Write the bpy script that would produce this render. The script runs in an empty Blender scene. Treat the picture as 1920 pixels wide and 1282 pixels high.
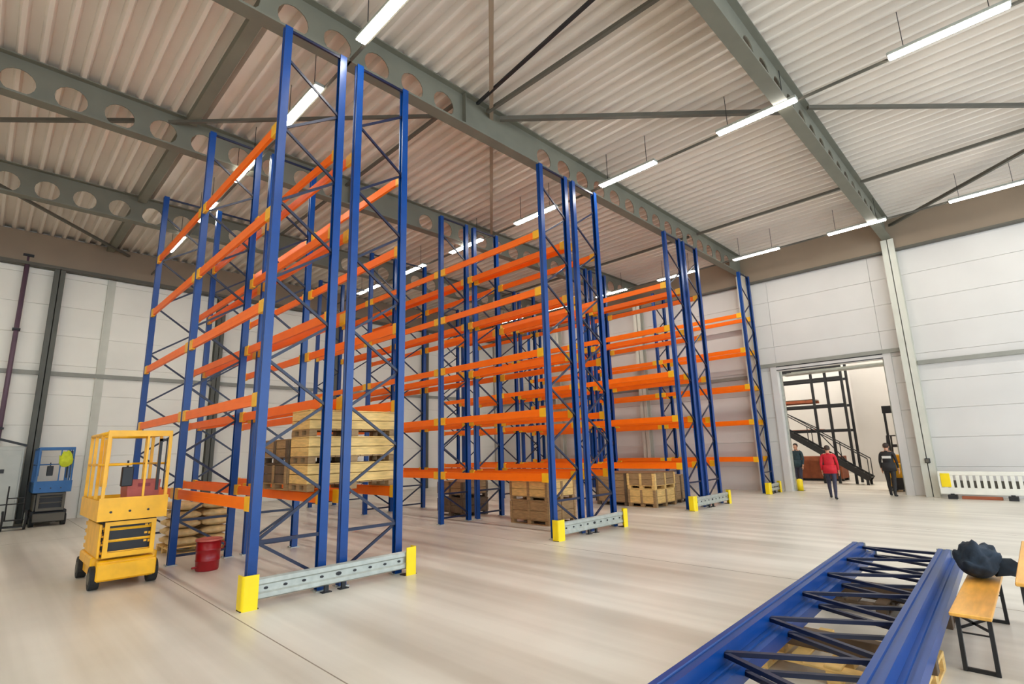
import bpy, bmesh, math, random
from mathutils import Vector, Matrix
random.seed(7)
C = bpy.context.scene.collection
PI = math.pi
sc = bpy.context.scene

# ------------------------------------------------------------------ camera
cd = bpy.data.cameras.new('camera'); cam = bpy.data.objects.new('camera', cd); C.objects.link(cam)
F, YAW, PITCH, ROLL = 976.5, math.radians(44.534), math.radians(11.664), math.radians(-1.617)
cd.sensor_width = 36.0; cd.lens = F / 1920 * 36.0; cd.clip_start = .05; cd.clip_end = 200
fw = Vector((math.cos(PITCH)*math.cos(YAW), math.cos(PITCH)*math.sin(YAW), math.sin(PITCH)))
rt = Vector((math.sin(YAW), -math.cos(YAW), 0)); up = rt.cross(fw)
r2 = rt*math.cos(ROLL) + up*math.sin(ROLL); u2 = up*math.cos(ROLL) - rt*math.sin(ROLL)
M = Matrix((r2, u2, -fw)).transposed().to_4x4(); M.translation = Vector((0, 0, 1.9))
cam.matrix_world = M
sc.camera = cam
# ------------------------------------------------------------------ world, exposure
w = bpy.data.worlds.new('world'); sc.world = w; w.use_nodes = True
bg = w.node_tree.nodes['Background']; bg.inputs[0].default_value = (.72, .86, 1.0, 1); bg.inputs[1].default_value = 2.3
sc.view_settings.view_transform = 'Standard'; sc.view_settings.look = 'None'
sc.view_settings.exposure = 0.86; sc.view_settings.gamma = 1.0
try: sc.view_settings.use_curve_mapping = False
except Exception: pass
sc.cycles.max_bounces = 8; sc.cycles.diffuse_bounces = 5; sc.cycles.glossy_bounces = 4
sc.cycles.sample_clamp_indirect = 6.0
LAMP = 34.0          # strength of the strip light diffusers

# ------------------------------------------------------------------ materials
def lin(c):
    return tuple(((v/255+.055)/1.055)**2.4 if v/255 > .04045 else v/255/12.92 for v in c) + (1,)
def mat(name, rgb, rough=.5, metal=0., var=.12, scale=6., bump=0., spec=.5, emit=None, stretch=None):
    m = bpy.data.materials.new(name); m.use_nodes = True; nt = m.node_tree; b = nt.nodes['Principled BSDF']
    b.inputs['Roughness'].default_value = rough; b.inputs['Metallic'].default_value = metal
    b.inputs['Specular IOR Level'].default_value = spec
    c = lin(rgb)
    tc = nt.nodes.new('ShaderNodeTexCoord'); mp = nt.nodes.new('ShaderNodeMapping')
    nt.links.new(tc.outputs['Object'], mp.inputs[0])
    if stretch: mp.inputs['Scale'].default_value = stretch
    n = nt.nodes.new('ShaderNodeTexNoise'); n.inputs['Scale'].default_value = scale; n.inputs['Detail'].default_value = 3
    nt.links.new(mp.outputs[0], n.inputs['Vector'])
    r = nt.nodes.new('ShaderNodeValToRGB'); r.color_ramp.elements[0].position = .3; r.color_ramp.elements[1].position = .7
    r.color_ramp.elements[0].color = tuple(v*(1-var) for v in c[:3]) + (1,)
    r.color_ramp.elements[1].color = tuple(min(1, v*(1+var)) for v in c[:3]) + (1,)
    nt.links.new(n.outputs[0], r.inputs[0]); nt.links.new(r.outputs[0], b.inputs['Base Color'])
    if bump:
        bp = nt.nodes.new('ShaderNodeBump'); bp.inputs['Strength'].default_value = bump; bp.inputs['Distance'].default_value = .02
        nt.links.new(n.outputs[0], bp.inputs['Height']); nt.links.new(bp.outputs[0], b.inputs['Normal'])
    if emit:
        b.inputs['Emission Color'].default_value = lin(emit[:3]); b.inputs['Emission Strength'].default_value = emit[3]
    return m
BLUE = mat('blue powder coat', (2, 56, 120), .32, 0, .08, 3, spec=.4)
BLUED = mat('dark blue bracing', (9, 20, 50), .4, 0, .08, 3)
ORANGE = mat('orange powder coat', (255, 112, 2), .4, 0, .06, 3, spec=.3)
YELLOW = mat('yellow connector paint', (240, 178, 22), .4, 0, .08, 3)
GUARDY = mat('yellow guard plastic', (240, 208, 10), .4, 0, .05, 4)
GALV = mat('galvanised steel', (176, 180, 172), .38, .5, .12, 9)
BLACK = mat('black steel', (24, 24, 26), .5, 0, .2, 8)
GIRD = mat('grey green girder paint', (108, 106, 92), .6, 0, .08, 2)
GIRDD = mat('dark grey bracing', (88, 84, 74), .6, 0, .08, 2)
COLM = mat('light grey column paint', (196, 194, 180), .5, 0, .05, 2)
COLD = mat('dark column paint', (84, 84, 76), .55, 0, .1, 2)
DECK = mat('roof deck coating', (216, 205, 192), .45, 0, .05, .6)
WALLW = mat('white sandwich panel', (204, 199, 193), .5, 0, .03, .8)
WALLL = mat('off white sandwich panel', (232, 227, 215), .55, 0, .04, .8)
EAVE = mat('eaves cladding', (138, 120, 100), .6, 0, .06, 1)
RAIL = mat('grey wall rail', (140, 138, 128), .5, 0, .08, 3)
LIGHT = mat('strip light diffuser', (255, 255, 255), .4, 0, 0, 1, emit=(255, 252, 242, LAMP))
LIGHT2 = mat('added hall fill diffuser', (255, 255, 255), .4, 0, 0, 1, emit=(255, 252, 244, LAMP*2.2))
LIFTY = mat('lift yellow paint', (238, 176, 14), .38, 0, .10, 5)
LIFTB = mat('lift blue paint', (30, 92, 150), .4, 0, .10, 5)
RUBBER = mat('dark rubber', (34, 34, 34), .8, 0, .2, 12)
RED = mat('red plastic', (140, 6, 18), .35, 0, .1, 5)
PINK = mat('faded red plastic', (186, 92, 78), .5, 0, .15, 7)
WOODP = mat('pale pine', (218, 178, 108), .6, 0, .2, 5, .2, stretch=(1, 1, 6))
WOODB = mat('brown weathered pine', (150, 118, 78), .7, 0, .25, 5, .2, stretch=(1, 1, 6))
WOODD = mat('dark timber', (92, 72, 52), .7, 0, .25, 5, .2)
BENCHW = mat('varnished bench pine', (232, 170, 76), .35, 0, .16, 3, .1, stretch=(1, 6, 1))
SACK = mat('tan paper sack', (204, 172, 118), .6, 0, .15, 8, .4)
NAVY = mat('dark navy cloth', (22, 36, 50), .85, 0, .3, 14, .5)
HIVIS = mat('yellow hi-vis cloth', (196, 206, 40), .7, 0, .15, 9)
SKIN = mat('skin', (196, 142, 112), .55, 0, .05, 8)
REDJ = mat('red jacket cloth', (190, 18, 34), .75, 0, .12, 12, .3)
DENIM = mat('dark slate trousers', (52, 50, 66), .8, 0, .2, 12, .3)
BLKC = mat('black work cloth', (34, 31, 30), .8, 0, .2, 12, .3)
TEALC = mat('dark teal cloth', (38, 56, 62), .8, 0, .2, 12, .3)
HAIR = mat('brown hair', (58, 42, 32), .7, 0, .2, 30)
WHITEP = mat('white plastic', (226, 222, 208), .4, 0, .04, 4)
CABG = mat('pale grey sheet steel', (176, 178, 170), .5, 0, .06, 3)
PIPE = mat('plum coated pipe', (98, 74, 88), .5, 0, .1, 3)
GREEN = mat('green plastic', (14, 96, 58), .4, 0, .1, 4)
WHT = mat('white reflective strip', (214, 212, 204), .4, 0, .03, 4)
JOINT = mat('joint filler', (138, 126, 110), .7, 0, .1, 4)
RUST = mat('rust brown steel', (150, 78, 44), .6, 0, .2, 4)

# floor: glossy pale concrete, long streaks painting tyre marks and soft shadow bands, large slabs
FLOOR = bpy.data.materials.new('polished concrete'); FLOOR.use_nodes = True
nt = FLOOR.node_tree; b = nt.nodes['Principled BSDF']; L = nt.links.new
tc = nt.nodes.new('ShaderNodeTexCoord')
n1 = nt.nodes.new('ShaderNodeTexNoise'); n1.inputs['Scale'].default_value = .35; n1.inputs['Detail'].default_value = 6
L(tc.outputs['Object'], n1.inputs['Vector'])
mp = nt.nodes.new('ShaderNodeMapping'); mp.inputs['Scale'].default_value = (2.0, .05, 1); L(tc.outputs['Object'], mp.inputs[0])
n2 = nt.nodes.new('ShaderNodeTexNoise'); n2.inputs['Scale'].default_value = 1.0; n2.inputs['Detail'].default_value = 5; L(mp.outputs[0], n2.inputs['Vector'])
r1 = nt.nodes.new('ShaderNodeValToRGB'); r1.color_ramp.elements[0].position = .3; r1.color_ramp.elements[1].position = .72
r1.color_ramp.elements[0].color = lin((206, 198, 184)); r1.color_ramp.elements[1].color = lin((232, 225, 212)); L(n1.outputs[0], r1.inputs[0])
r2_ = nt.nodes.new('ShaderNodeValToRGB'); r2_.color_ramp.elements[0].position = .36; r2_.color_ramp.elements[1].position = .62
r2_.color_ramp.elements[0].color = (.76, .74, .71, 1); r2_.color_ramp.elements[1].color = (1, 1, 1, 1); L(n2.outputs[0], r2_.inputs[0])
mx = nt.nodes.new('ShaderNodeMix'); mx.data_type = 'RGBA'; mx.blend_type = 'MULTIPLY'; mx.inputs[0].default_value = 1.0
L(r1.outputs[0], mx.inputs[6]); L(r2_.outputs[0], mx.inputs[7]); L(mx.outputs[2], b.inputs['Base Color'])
rr = nt.nodes.new('ShaderNodeMapRange'); rr.inputs[3].default_value = .26; rr.inputs[4].default_value = .40
L(n2.outputs[0], rr.inputs[0]); L(rr.outputs[0], b.inputs['Roughness'])
b.inputs['Specular IOR Level'].default_value = .6

# ------------------------------------------------------------------ mesh helpers
class MB:
    def __init__(s): s.v = []; s.f = []
    def add(s, vs, fs):
        n = len(s.v); s.v += [tuple(v) for v in vs]; s.f += [tuple(i+n for i in f) for f in fs]; return s
    def box(s, x0, x1, y0, y1, z0, z1, c=0):
        if c <= 0:
            vs = [(x, y, z) for z in (z0, z1) for (x, y) in ((x0, y0), (x1, y0), (x1, y1), (x0, y1))]
            return s.add(vs, [(3, 2, 1, 0), (4, 5, 6, 7), (0, 1, 5, 4), (1, 2, 6, 5), (2, 3, 7, 6), (3, 0, 4, 7)])
        # chamfered on all horizontal+vertical edges: octagon rings
        o = [(x0+c, y0), (x1-c, y0), (x1, y0+c), (x1, y1-c), (x1-c, y1), (x0+c, y1), (x0, y1-c), (x0, y0+c)]
        i = [(x0+c, y0+c), (x1-c, y0+c), (x1-c, y0+c), (x1-c, y1-c), (x1-c, y1-c), (x0+c, y1-c), (x0+c, y1-c), (x0+c, y0+c)]
        q = [(x0+c, y0+c), (x1-c, y0+c), (x1-c, y1-c), (x0+c, y1-c)]
        vs = [(x, y, z0+c) for x, y in o] + [(x, y, z1-c) for x, y in o] + [(x, y, z0) for x, y in q] + [(x, y, z1) for x, y in q]
        fs = [(k, (k+1) % 8, 8+(k+1) % 8, 8+k) for k in range(8)]
        fs += [(19, 18, 17, 16), (20, 21, 22, 23)]
        for base, q0, flip in ((0, 16, 1), (8, 20, 0)):
            for a in range(4):
                A, B = base+2*a, base+(2*a+1) % 8; qa, qb = q0+a, q0+(a+1) % 4
                f = (A, B, qb, qa); fs.append(f[::-1] if flip else f)
                t = (base+(2*a-1) % 8, base+2*a, q0+a); fs.append(t[::-1] if flip else t)
        return s.add(vs, fs)
    def prism(s, poly, a, b_, ax=2):
        n = len(poly)
        def P(p, h): return (p[0], p[1], h) if ax == 2 else ((h, p[0], p[1]) if ax == 0 else (p[0], h, p[1]))
        vs = [P(p, a) for p in poly] + [P(p, b_) for p in poly]
        fs = [(k, (k+1) % n, n+(k+1) % n, n+k) for k in range(n)] + [tuple(range(n))[::-1], tuple(range(n, 2*n))]
        return s.add(vs, fs)
    def bar(s, p, q, w_=.04, h=None):
        p, q = Vector(p), Vector(q); h = h or w_; d = (q-p).normalized()
        a = Vector((0, 0, 1)) if abs(d.z) < .95 else Vector((1, 0, 0))
        u = d.cross(a).normalized()*w_/2; v = u.cross(d).normalized()*h/2
        vs = [c+e for c in (p, q) for e in (-u-v, u-v, u+v, -u+v)]
        return s.add(vs, [(0, 1, 2, 3), (7, 6, 5, 4), (1, 0, 4, 5), (2, 1, 5, 6), (3, 2, 6, 7), (0, 3, 7, 4)])
    def tube(s, pts, r, n=8):
        pts = [Vector(p) for p in pts]; rings = []
        base = len(s.v); vs = []
        rs = r if isinstance(r, (list, tuple)) else [r]*len(pts)
        for i, p in enumerate(pts):
            d = (pts[min(i+1, len(pts)-1)] - pts[max(i-1, 0)]).normalized()
            a = Vector((0, 0, 1)) if abs(d.z) < .9 else Vector((1, 0, 0))
            u = d.cross(a).normalized(); v = u.cross(d)
            vs += [p + (u*math.cos(2*PI*k/n)+v*math.sin(2*PI*k/n))*rs[i] for k in range(n)]
        fs = []
        for i in range(len(pts)-1):
            fs += [(i*n+k, i*n+(k+1) % n, (i+1)*n+(k+1) % n, (i+1)*n+k) for k in range(n)]
        fs += [tuple(range(n))[::-1], tuple(range((len(pts)-1)*n, len(pts)*n))]
        return s.add(vs, fs)
    def mesh(s, name, m, smooth=False):
        me = bpy.data.meshes.new(name); me.from_pydata(s.v, [], s.f); me.materials.append(m)
        bm = bmesh.new(); bm.from_mesh(me); bmesh.ops.recalc_face_normals(bm, faces=bm.faces); bm.to_mesh(me); bm.free()
        if smooth:
            for p in me.polygons: p.use_smooth = True
        return me
def link(name, me, parent=None, loc=(0, 0, 0), rot=None, scale=None):
    o = bpy.data.objects.new(name, me); C.objects.link(o); o.location = loc
    if rot: o.rotation_euler = rot
    if scale: o.scale = scale
    if parent: o.parent = parent
    return o
def obj(name, mb, m, parent=None, loc=(0, 0, 0), smooth=False, rot=None):
    return link(name, mb.mesh(name, m, smooth), parent, loc, rot)
def tag(o, label, cat, group=None):
    o['label'] = label; o['category'] = cat
    if group: o['group'] = group
    return o
def thing(name, label, cat, loc=(0, 0, 0), rz=0, group=None):
    o = bpy.data.objects.new(name, None); C.objects.link(o); o.location = loc; o.rotation_euler = (0, 0, rz)
    o.empty_display_size = .2
    return tag(o, label, cat, group)
def struct(name, mb, m, parent=None, label=None, loc=(0, 0, 0)):
    o = obj(name, mb, m, parent, loc)
    if parent is None:
        o['kind'] = 'structure'; o['category'] = name.split('_')[0]
        if label: o['label'] = label
    return o
def copytree(src, loc, rz=0, parent=None):
    c = src.copy(); C.objects.link(c); c.location = loc; c.rotation_euler = (0, 0, rz)
    def rec(a, b2):
        for ch in a.children:
            d = ch.copy(); C.objects.link(d); d.parent = b2; rec(ch, d)
    rec(src, c); return c

# ------------------------------------------------------------------ setting
WX, WY = 22.6, 24.0          # right wall plane, left wall plane
X0, Y0 = -8.0, -9.0
HX = 36.0
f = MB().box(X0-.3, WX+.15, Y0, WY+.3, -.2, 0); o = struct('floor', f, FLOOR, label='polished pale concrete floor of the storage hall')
for k, jx in enumerate((-3.7, 2.45, 8.35, 14.4)):
    obj('slab_joint', MB().box(jx-.006, jx+.006, Y0, WY, 0, .0012), JOINT, o)
for k, jy in enumerate((-4.5, 18.0)):
    obj('slab_joint', MB().box(X0, WX, jy-.005, jy+.005, 0, .0010), JOINT, o)
# roof deck with trapezoid ribs running along Y
def deck_profile(x0, x1, pitch=.33, lo=.07, hi=.17, d=.13):
    pts = []; x = x0; s_ = (pitch-lo-hi)/2
    while x < x1:
        pts += [(x, 0), (x+lo, 0), (x+lo+s_, d), (x+lo+s_+hi, d)]; x += pitch
    return pts + [(x, 0)]
pr = deck_profile(X0, WX+.2)
mb = MB(); vs = [(x, y, 9.82+z) for y in (Y0, WY+.12) for x, z in pr]; n = len(pr)
mb.add(vs, [(k, k+1, n+k+1, n+k) for k in range(n-1)])
struct('ceiling', mb, DECK, label='pale ribbed steel roof deck above the racks')
mb = MB().box(X0-.2, WX+.3, Y0, WY+.3, 10.0, 10.1); ro = struct('ceiling_insulation', mb, DECK, label='roof build up above the ribbed deck')
ro['category'] = 'roof'

# castellated girders along X
def girder(y, label):
    root = None
    mb = MB(); z0, z1, zc, R = 9.02, 9.80, 9.31, .27; t = .006
    xs = -.34-.82*9 ; cells = []
    k = 0
    x = xs
    while x < WX-.9:
        cells.append(x); x += .82
    segs = 16
    for cx in cells:
        xa, xb = cx-.41, cx+.41
        solid = 6.4 < cx < 9.3
        if solid:
            mb.add([(xa, y, z0), (xb, y, z0), (xb, y, z1), (xa, y, z1)], [(0, 1, 2, 3)]); continue
        ring = [(cx+R*math.cos(2*PI*i/segs), y, zc+R*math.sin(2*PI*i/segs)) for i in range(segs)]
        out = []
        for i in range(segs):
            a = 2*PI*i/segs; c_, s_ = math.cos(a), math.sin(a)
            hx = .41; hz = (z1-zc) if s_ > 0 else (zc-z0)
            q = min(hx/abs(c_) if abs(c_) > 1e-6 else 9, hz/abs(s_) if abs(s_) > 1e-6 else 9)
            out.append((cx+q*c_, y, zc+q*s_))
        vs = ring+out
        mb.add(vs, [(i, (i+1) % segs, segs+(i+1) % segs, segs+i) for i in range(segs)])
        for (qx, qz, i) in ((xb, z1, 0), (xa, z1, 1), (xa, z0, 2), (xb, z0, 3)):
            pass
        # corners
        import itertools
        for i in range(segs):
            a_, b_ = out[i], out[(i+1) % segs]
            if abs(a_[0]-b_[0]) > 1e-5 and abs(a_[2]-b_[2]) > 1e-5:
                qx = a_[0] if abs(abs(a_[0]-cx)-.41) < 1e-5 else b_[0]
                qz = a_[2] if (abs(a_[2]-z1) < 1e-5 or abs(a_[2]-z0) < 1e-5) else b_[2]
                mb.add([a_, b_, (qx, y, qz)], [(0, 1, 2)])
    xe = cells[-1]+.41
    mb.add([(xe, y, z0), (WX-.02, y, z0), (WX-.02, y, z1), (xe, y, z1)], [(0, 1, 2, 3)])
    web = struct('roof_girder', mb, GIRD, label=label); web['category'] = 'girder'
    so = web.modifiers.new('s', 'SOLIDIFY'); so.thickness = .02; so.offset = 0
    fl = MB().box(X0, WX-.02, y-.14, y+.14, 8.98, 9.02).box(X0, WX-.02, y-.14, y+.14, 9.795, 9.82)
    obj('flange', fl, GIRD, web)
    st = MB()
    for sx in (6.75,):
        st.box(sx-.01, sx+.01, y-.13, y+.13, 9.02, 9.795)
    obj('stiffener', st, GIRD, web)
GY = [-7.75, -2.5, 2.75, 8.0, 13.18, 18.45]
for y, l in zip(GY, ['roof girder with round holes behind the camera, farthest back', 'roof girder behind the camera', 'roof girder with round holes ending at the pale column right of the doorway',
                     'long roof girder with round holes crossing above the front rack ends', 'roof girder with round holes above the middle of the nearest racks',
                     'farthest roof girder with round holes near the left wall']):
    girder(y, l)
# purlin / tie members along Y and roof bracing
def tie(name, a, b_, w_, label, m=GIRDD):
    o = struct(name, MB().bar(a, b_, w_), m, label=label); o['category'] = 'brace'
tie('roof_brace', (3.9, 3.98, 9.62), (12.3, 13.0, 9.62), .09, 'thin diagonal roof brace running through the long girder', EAVE)
tie('roof_brace', (7.78, 7.85, 9.6), (12.7, 2.9, 9.6), .10, 'diagonal roof brace between the long girder and the next one right')
tie('roof_brace', (12.8, 2.6, 9.6), (18.0, -2.4, 9.6), .08, 'diagonal roof brace right of the girder in front of the ribbed deck')
tie('roof_brace', (22.4, 2.6, 9.5), (17.9, -2.4, 9.5), .09, 'diagonal roof brace meeting the eaves above the pale column')
tie('roof_brace', (-3.5, 18.3, 9.6), (1.9, 13.4, 9.6), .08, 'diagonal roof brace between the two left girders')
tie('roof_brace', (2.2, 13.2, 9.6), (7.2, 8.2, 9.6), .07, 'diagonal roof brace behind the tallest rack frames')
tie('roof_brace', (-1.5, 18.5, 9.6), (3.2, 23.7, 9.6), .08, 'diagonal roof brace near the far left eaves')
tie('roof_brace', (6.65, 17.9, 9.6), (6.65, 8.15, 9.6), .07, 'roof tie behind the long girder above the aisle')
tie('roof_tie', (7.38, 7.85, 9.6), (7.45, 2.9, 9.6), .08, 'roof tie beam running towards the camera from the long girder')
tie('roof_tie', (7.02, 7.8, 9.6), (5.9, -2.4, 9.6), .06, 'dark thin service pipe under the deck beside the tie beam', BLACK)
for i in range(5):
    tie('roof_tie', (18.0, GY[i+1]-.16 if i < 5 else 0, 9.6), (18.0, GY[i]+.16, 9.6), .08, ['roof tie beam far behind the camera on the right', 'roof tie beam at the right edge of the picture', 'roof tie beam right of the long girder', 'roof tie beam over the third rack row', 'roof tie beam far over the third rack row'][i])
for i, (a, b_) in enumerate(((8.16, 13.0), (13.36, 18.3), (18.6, 23.7))):
    o = struct('roof_purlin', MB().box(2.5, 2.72, a, b_, 9.62, 9.81), GIRD, label=['roof beam beside the tall rack frame, nearest bay', 'roof beam left of the racks, middle bay', 'roof beam left of the racks, last bay before the wall'][i]); o['category'] = 'beam'

# right wall: columns, panels, rails, eaves beam
def wallroot(name, mb, m, label): return struct(name, mb, m, None, label)
DY0, DY1, DZ = 3.5, 7.12, 4.72        # doorway in the right wall
wr = MB()
wr.box(WX+.10, WX+.2, Y0, DY0, 0, 10.02).box(WX+.10, WX+.2, DY1, WY+.1, 0, 10.02).box(WX+.10, WX+.2, DY0, DY1, DZ, 10.02)
wallr = wallroot('wall_right', wr, WALLW, 'white panelled wall with the doorway, at the right')
cols = [-7.75, -2.5, 2.75, 8.0, 13.18, 18.45, 23.9]
def panels(x, ya, yb, za, zb, parent, along='y', m=WALLW, h=.955, zstart=0):
    z = zstart
    while z < 8.58:
        a, b_ = max(z, za), min(z+h, zb)
        if b_-a > .05:
            g = .003
            if along == 'y': mb = MB().box(x, x+.1, ya+g, yb-g, a+g, b_-g, .006)
            else: mb = MB().box(ya+g, yb-g, x, x+.1, a+g, b_-g, .004)
            obj('wall_panel', mb, m, parent)
        z += h
for i in range(6):
    a, b_ = cols[i]+.0, cols[i+1]
    if i == 2:
        panels(WX, a, DY0, 0, 8.6, wallr); panels(WX, DY1, b_, 0, 8.6, wallr); panels(WX, DY0, DY1, DZ, 8.6, wallr)
    else: panels(WX, a, b_, 0, 8.6, wallr)
def hcol(name, x, y, z1, wx, wy, m, label, axis='x'):
    mb = MB(); t = .03
    if axis == 'x':   # flanges perpendicular to X
        mb.box(x-wx, x-wx+t, y-wy/2, y+wy/2, 0, z1).box(x-t, x, y-wy/2, y+wy/2, 0, z1).box(x-wx, x, y-.012, y+.012, 0, z1)
    else:
        mb.box(x-wx/2, x+wx/2, y-wy, y-wy+t, 0, z1).box(x-wx/2, x+wx/2, y-t, y, 0, z1).box(x-.012, x+.012, y-wy, y, 0, z1)
    o = struct(name, mb, m, None, label); o['category'] = 'column'; return o
for i, y in enumerate(GY):
    if y < -3: continue
    hcol('column', WX-.005, y, 8.96, .34, .38, COLM, {-2.5: 'light grey wall column behind the right picture edge', 2.75: 'light grey steel column right of the doorway', 8.0: 'grey wall column behind the rack beside the doorway', 13.18: 'grey wall column behind the far rack beams', 18.45: 'farthest grey column on the right wall'}[y])
for i, (a, b_, z) in enumerate(((-9, 2.55, 4.45), (2.95, 7.8, 4.98), (8.2, 13.0, 4.6), (13.4, 18.25, 4.6), (18.65, 23.9, 4.6))):
    o = struct('trim_%d' % (i+1), MB().box(WX-.10, WX-.003, a, b_, z-.07, z+.07), RAIL, label='grey horizontal wall rail, section %s' % ['at the right edge', 'above the doorway', 'behind the last rack', 'behind the far beams', 'in the far corner'][i])
o = struct('trim_6', MB().box(WX-.22, WX-.003, Y0, WY-.3, 8.60, 9.78), EAVE, label='brown grey eaves band above the white right wall')
obj('edge_strip', MB().box(WX-.26, WX-.003, Y0, WY-.3, 8.54, 8.60), GIRDD, o)
sk_ = obj('wall_socket', MB().box(WX-.40, WX-.348, 2.66, 2.80, 1.08, 1.24, .008), BLACK); tag(sk_, 'small black socket box on the pale column right of the doorway', 'socket'); obj('cover', MB().box(WX-.412, WX-.40, 2.68, 2.78, 1.10, 1.22), GIRDD, sk_)
# left wall (plane Y = WY)
wallL = wallroot('wall_left', MB().box(X0, WX+.2, WY+.10, WY+.25, 0, 10.02), WALLL, 'off white panelled wall behind the scissor lifts at the left')
lc = [-8, -4.0, 1.3, 6.6, 11.9, 17.2, WX]
for i in range(6): panels(WY, lc[i], lc[i+1], 0, 8.6, wallL, 'x', WALLL, 1.05)
for i, x in enumerate(lc[1:-1]):
    hcol('column', x, WY-.005, 8.6, .30, .30, COLD, ['dark column on the left wall outside the picture', 'dark steel column on the left wall behind the blue lift', 'dark column behind the nearest rack', 'dark column of the left wall seen between the racks', 'dark column of the left wall behind the third rack row'][i], 'y')
o = struct('column', MB().box(2.70, 2.75, WY-.08, WY-.003, 0, 8.6).box(2.75, 2.95, WY-.03, WY-.003, 0, 8.6), COLM, label='slim grey joint post on the left wall beside the rack'); o['category'] = 'column'
o = struct('trim_7', MB().box(X0, WX-.3, WY-.10, WY-.003, 4.86, 5.0), RAIL, label='grey horizontal rail along the left wall')
o = struct('trim_8', MB().box(X0, WX-.3, WY-.24, WY-.003, 8.72, 9.8), EAVE, label='brown grey eaves band above the left wall')
obj('edge_strip', MB().box(X0, WX-.3, WY-.30, WY-.003, 8.62, 8.72), GIRDD, o)
o = obj('downpipe', MB().tube([(.42, WY-.18, 0), (.42, WY-.18, 8.95)], .07, 10), PIPE, smooth=True); tag(o, 'plum coloured rain pipe running up the left wall', 'pipe')
obj('pipe_clip', MB().box(.32, .52, WY-.28, WY-.003, 3.0, 3.06).box(.32, .52, WY-.28, WY-.003, 6.3, 6.36).box(.28, .56, WY-.30, WY-.003, 8.9, 8.98), BLACK, o)
# wall behind the camera on the X side
struct('wall_back', MB().box(X0-.2, X0, Y0, WY+.25, 0, 10.02), WALLL, label='off white wall behind the camera')

# doorway
d = struct('door_1', MB().box(WX-.06, WX+.10, DY0-.24, DY0, 0, DZ+.22).box(WX-.06, WX+.10, DY1, DY1+.24, 0, DZ+.22).box(WX-.06, WX+.10, DY0, DY1, DZ, DZ+.22), WALLW, label='open doorway into the next hall with white frame')
obj('guide_rail', MB().box(WX+.2, WX+.32, DY0+.00, DY0+.07, 0, DZ+.6), GALV, d)
obj('guide_rail', MB().box(WX+.2, WX+.32, DY1-.07, DY1, 0, DZ+.6), GALV, d)
for k in range(3):
    obj('door_panel', MB().box(WX+.30+k*.62, WX+.88+k*.62, DY0+.06, DY1-.06, DZ-.16+.10*k, DZ-.12+.10*k), GALV, d)
obj('door_seal', MB().box(WX-.075, WX-.05, DY0, DY1, DZ+.02, DZ+.05).box(WX-.075, WX-.05, DY0, DY1, DZ+.16, DZ+.19), BLACK, d)
# next hall
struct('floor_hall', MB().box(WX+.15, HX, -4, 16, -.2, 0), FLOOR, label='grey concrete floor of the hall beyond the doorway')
struct('wall_far', MB().box(HX, HX+.2, -4, 16, 0, 9), WALLW, label='white wall at the end of the hall beyond the doorway')
struct('wall_side', MB().box(WX+.2, HX, 16, 16.2, 0, 9), WALLW, label='white side wall in the hall beyond the doorway')
struct('wall_partition', MB().box(29.5, 29.7, -4, 6.05, 0, 9), WALLW, label='plain white partition seen through the right half of the doorway')
struct('ceiling_hall', MB().box(WX+.2, HX, -4, 16.2, 9, 9.2), DECK, label='roof of the hall beyond the doorway')
struct('wall_end', MB().box(WX+.2, HX, -4.2, -4, 0, 9), WALLW, label='end wall of the hall beyond the doorway')

# ------------------------------------------------------------------ strip lights
hous = MB().box(-.095, .095, -.86, .86, .03, .10, .01).mesh('housing', GALV)
diff = MB().box(-.088, .088, -.84, .84, .008, .03, .006).mesh('diffuser', LIGHT)
wire = MB().bar((0, -.6, .10), (0, -.6, .885), .012).bar((0, .6, .10), (0, .6, .885), .012).mesh('hanger', BLACK)
ordn = ['first', 'second', 'third', 'fourth', 'fifth', 'sixth', 'seventh', 'eighth', 'ninth', 'tenth']
rows = [(-4.0, 'row behind the camera'), (4.15, 'left row over the nearest racks'), (12.16, 'middle row over the aisle'), (21.7, 'right row beside the right wall')]
LS = .925
for X, nm in rows:
    k0 = 0.85 if X != 12.16 else .93
    pitch = 3.52 if X == 4.15 else 3.57
    XS = X*LS
    for i, k in enumerate(range(-2, 7)):
        ye = (k0 + pitch*k)*LS
        t = thing('strip_light', '%s strip light counting from the front in the %s' % (ordn[i], nm), 'light', (XS, ye-.85, 8.93), 0, 'glowing strip lights under the roof')
        link('diffuser', diff, t); link('housing', hous, t); link('hanger', wire, t)
    o = obj('light_rail', MB().box(XS+.10, XS+.14, Y0+.5, WY-.4, 8.98, 9.03), GIRDD)
    tag(o, 'thin dark carrier rail of the lights in the %s' % nm, 'rail')
diff2 = diff.copy(); diff2.materials[0] = LIGHT2
for i, (x, y) in enumerate(((24.6, 2), (24.6, 5.5), (24.6, 9), (27.8, 2), (27.2, 5), (27.4, 11.5), (31.8, 8), (31.8, 12), (34, 6.5), (34, 10))):  # unseen lamps added to brighten the hall beyond the doorway
    t = thing('strip_light', 'added fill strip light hidden above the doorway in the next hall, %s' % ['nearest right', 'nearest middle', 'nearest left', 'second row right', 'second row middle', 'second row left', 'third row right', 'third row left', 'last row right', 'last row left'][i], 'light', (x, y, 8.11), 0, 'added fill lights in the next hall')
    link('diffuser', diff2, t); link('housing', hous, t); link('hanger', wire, t)

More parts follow.
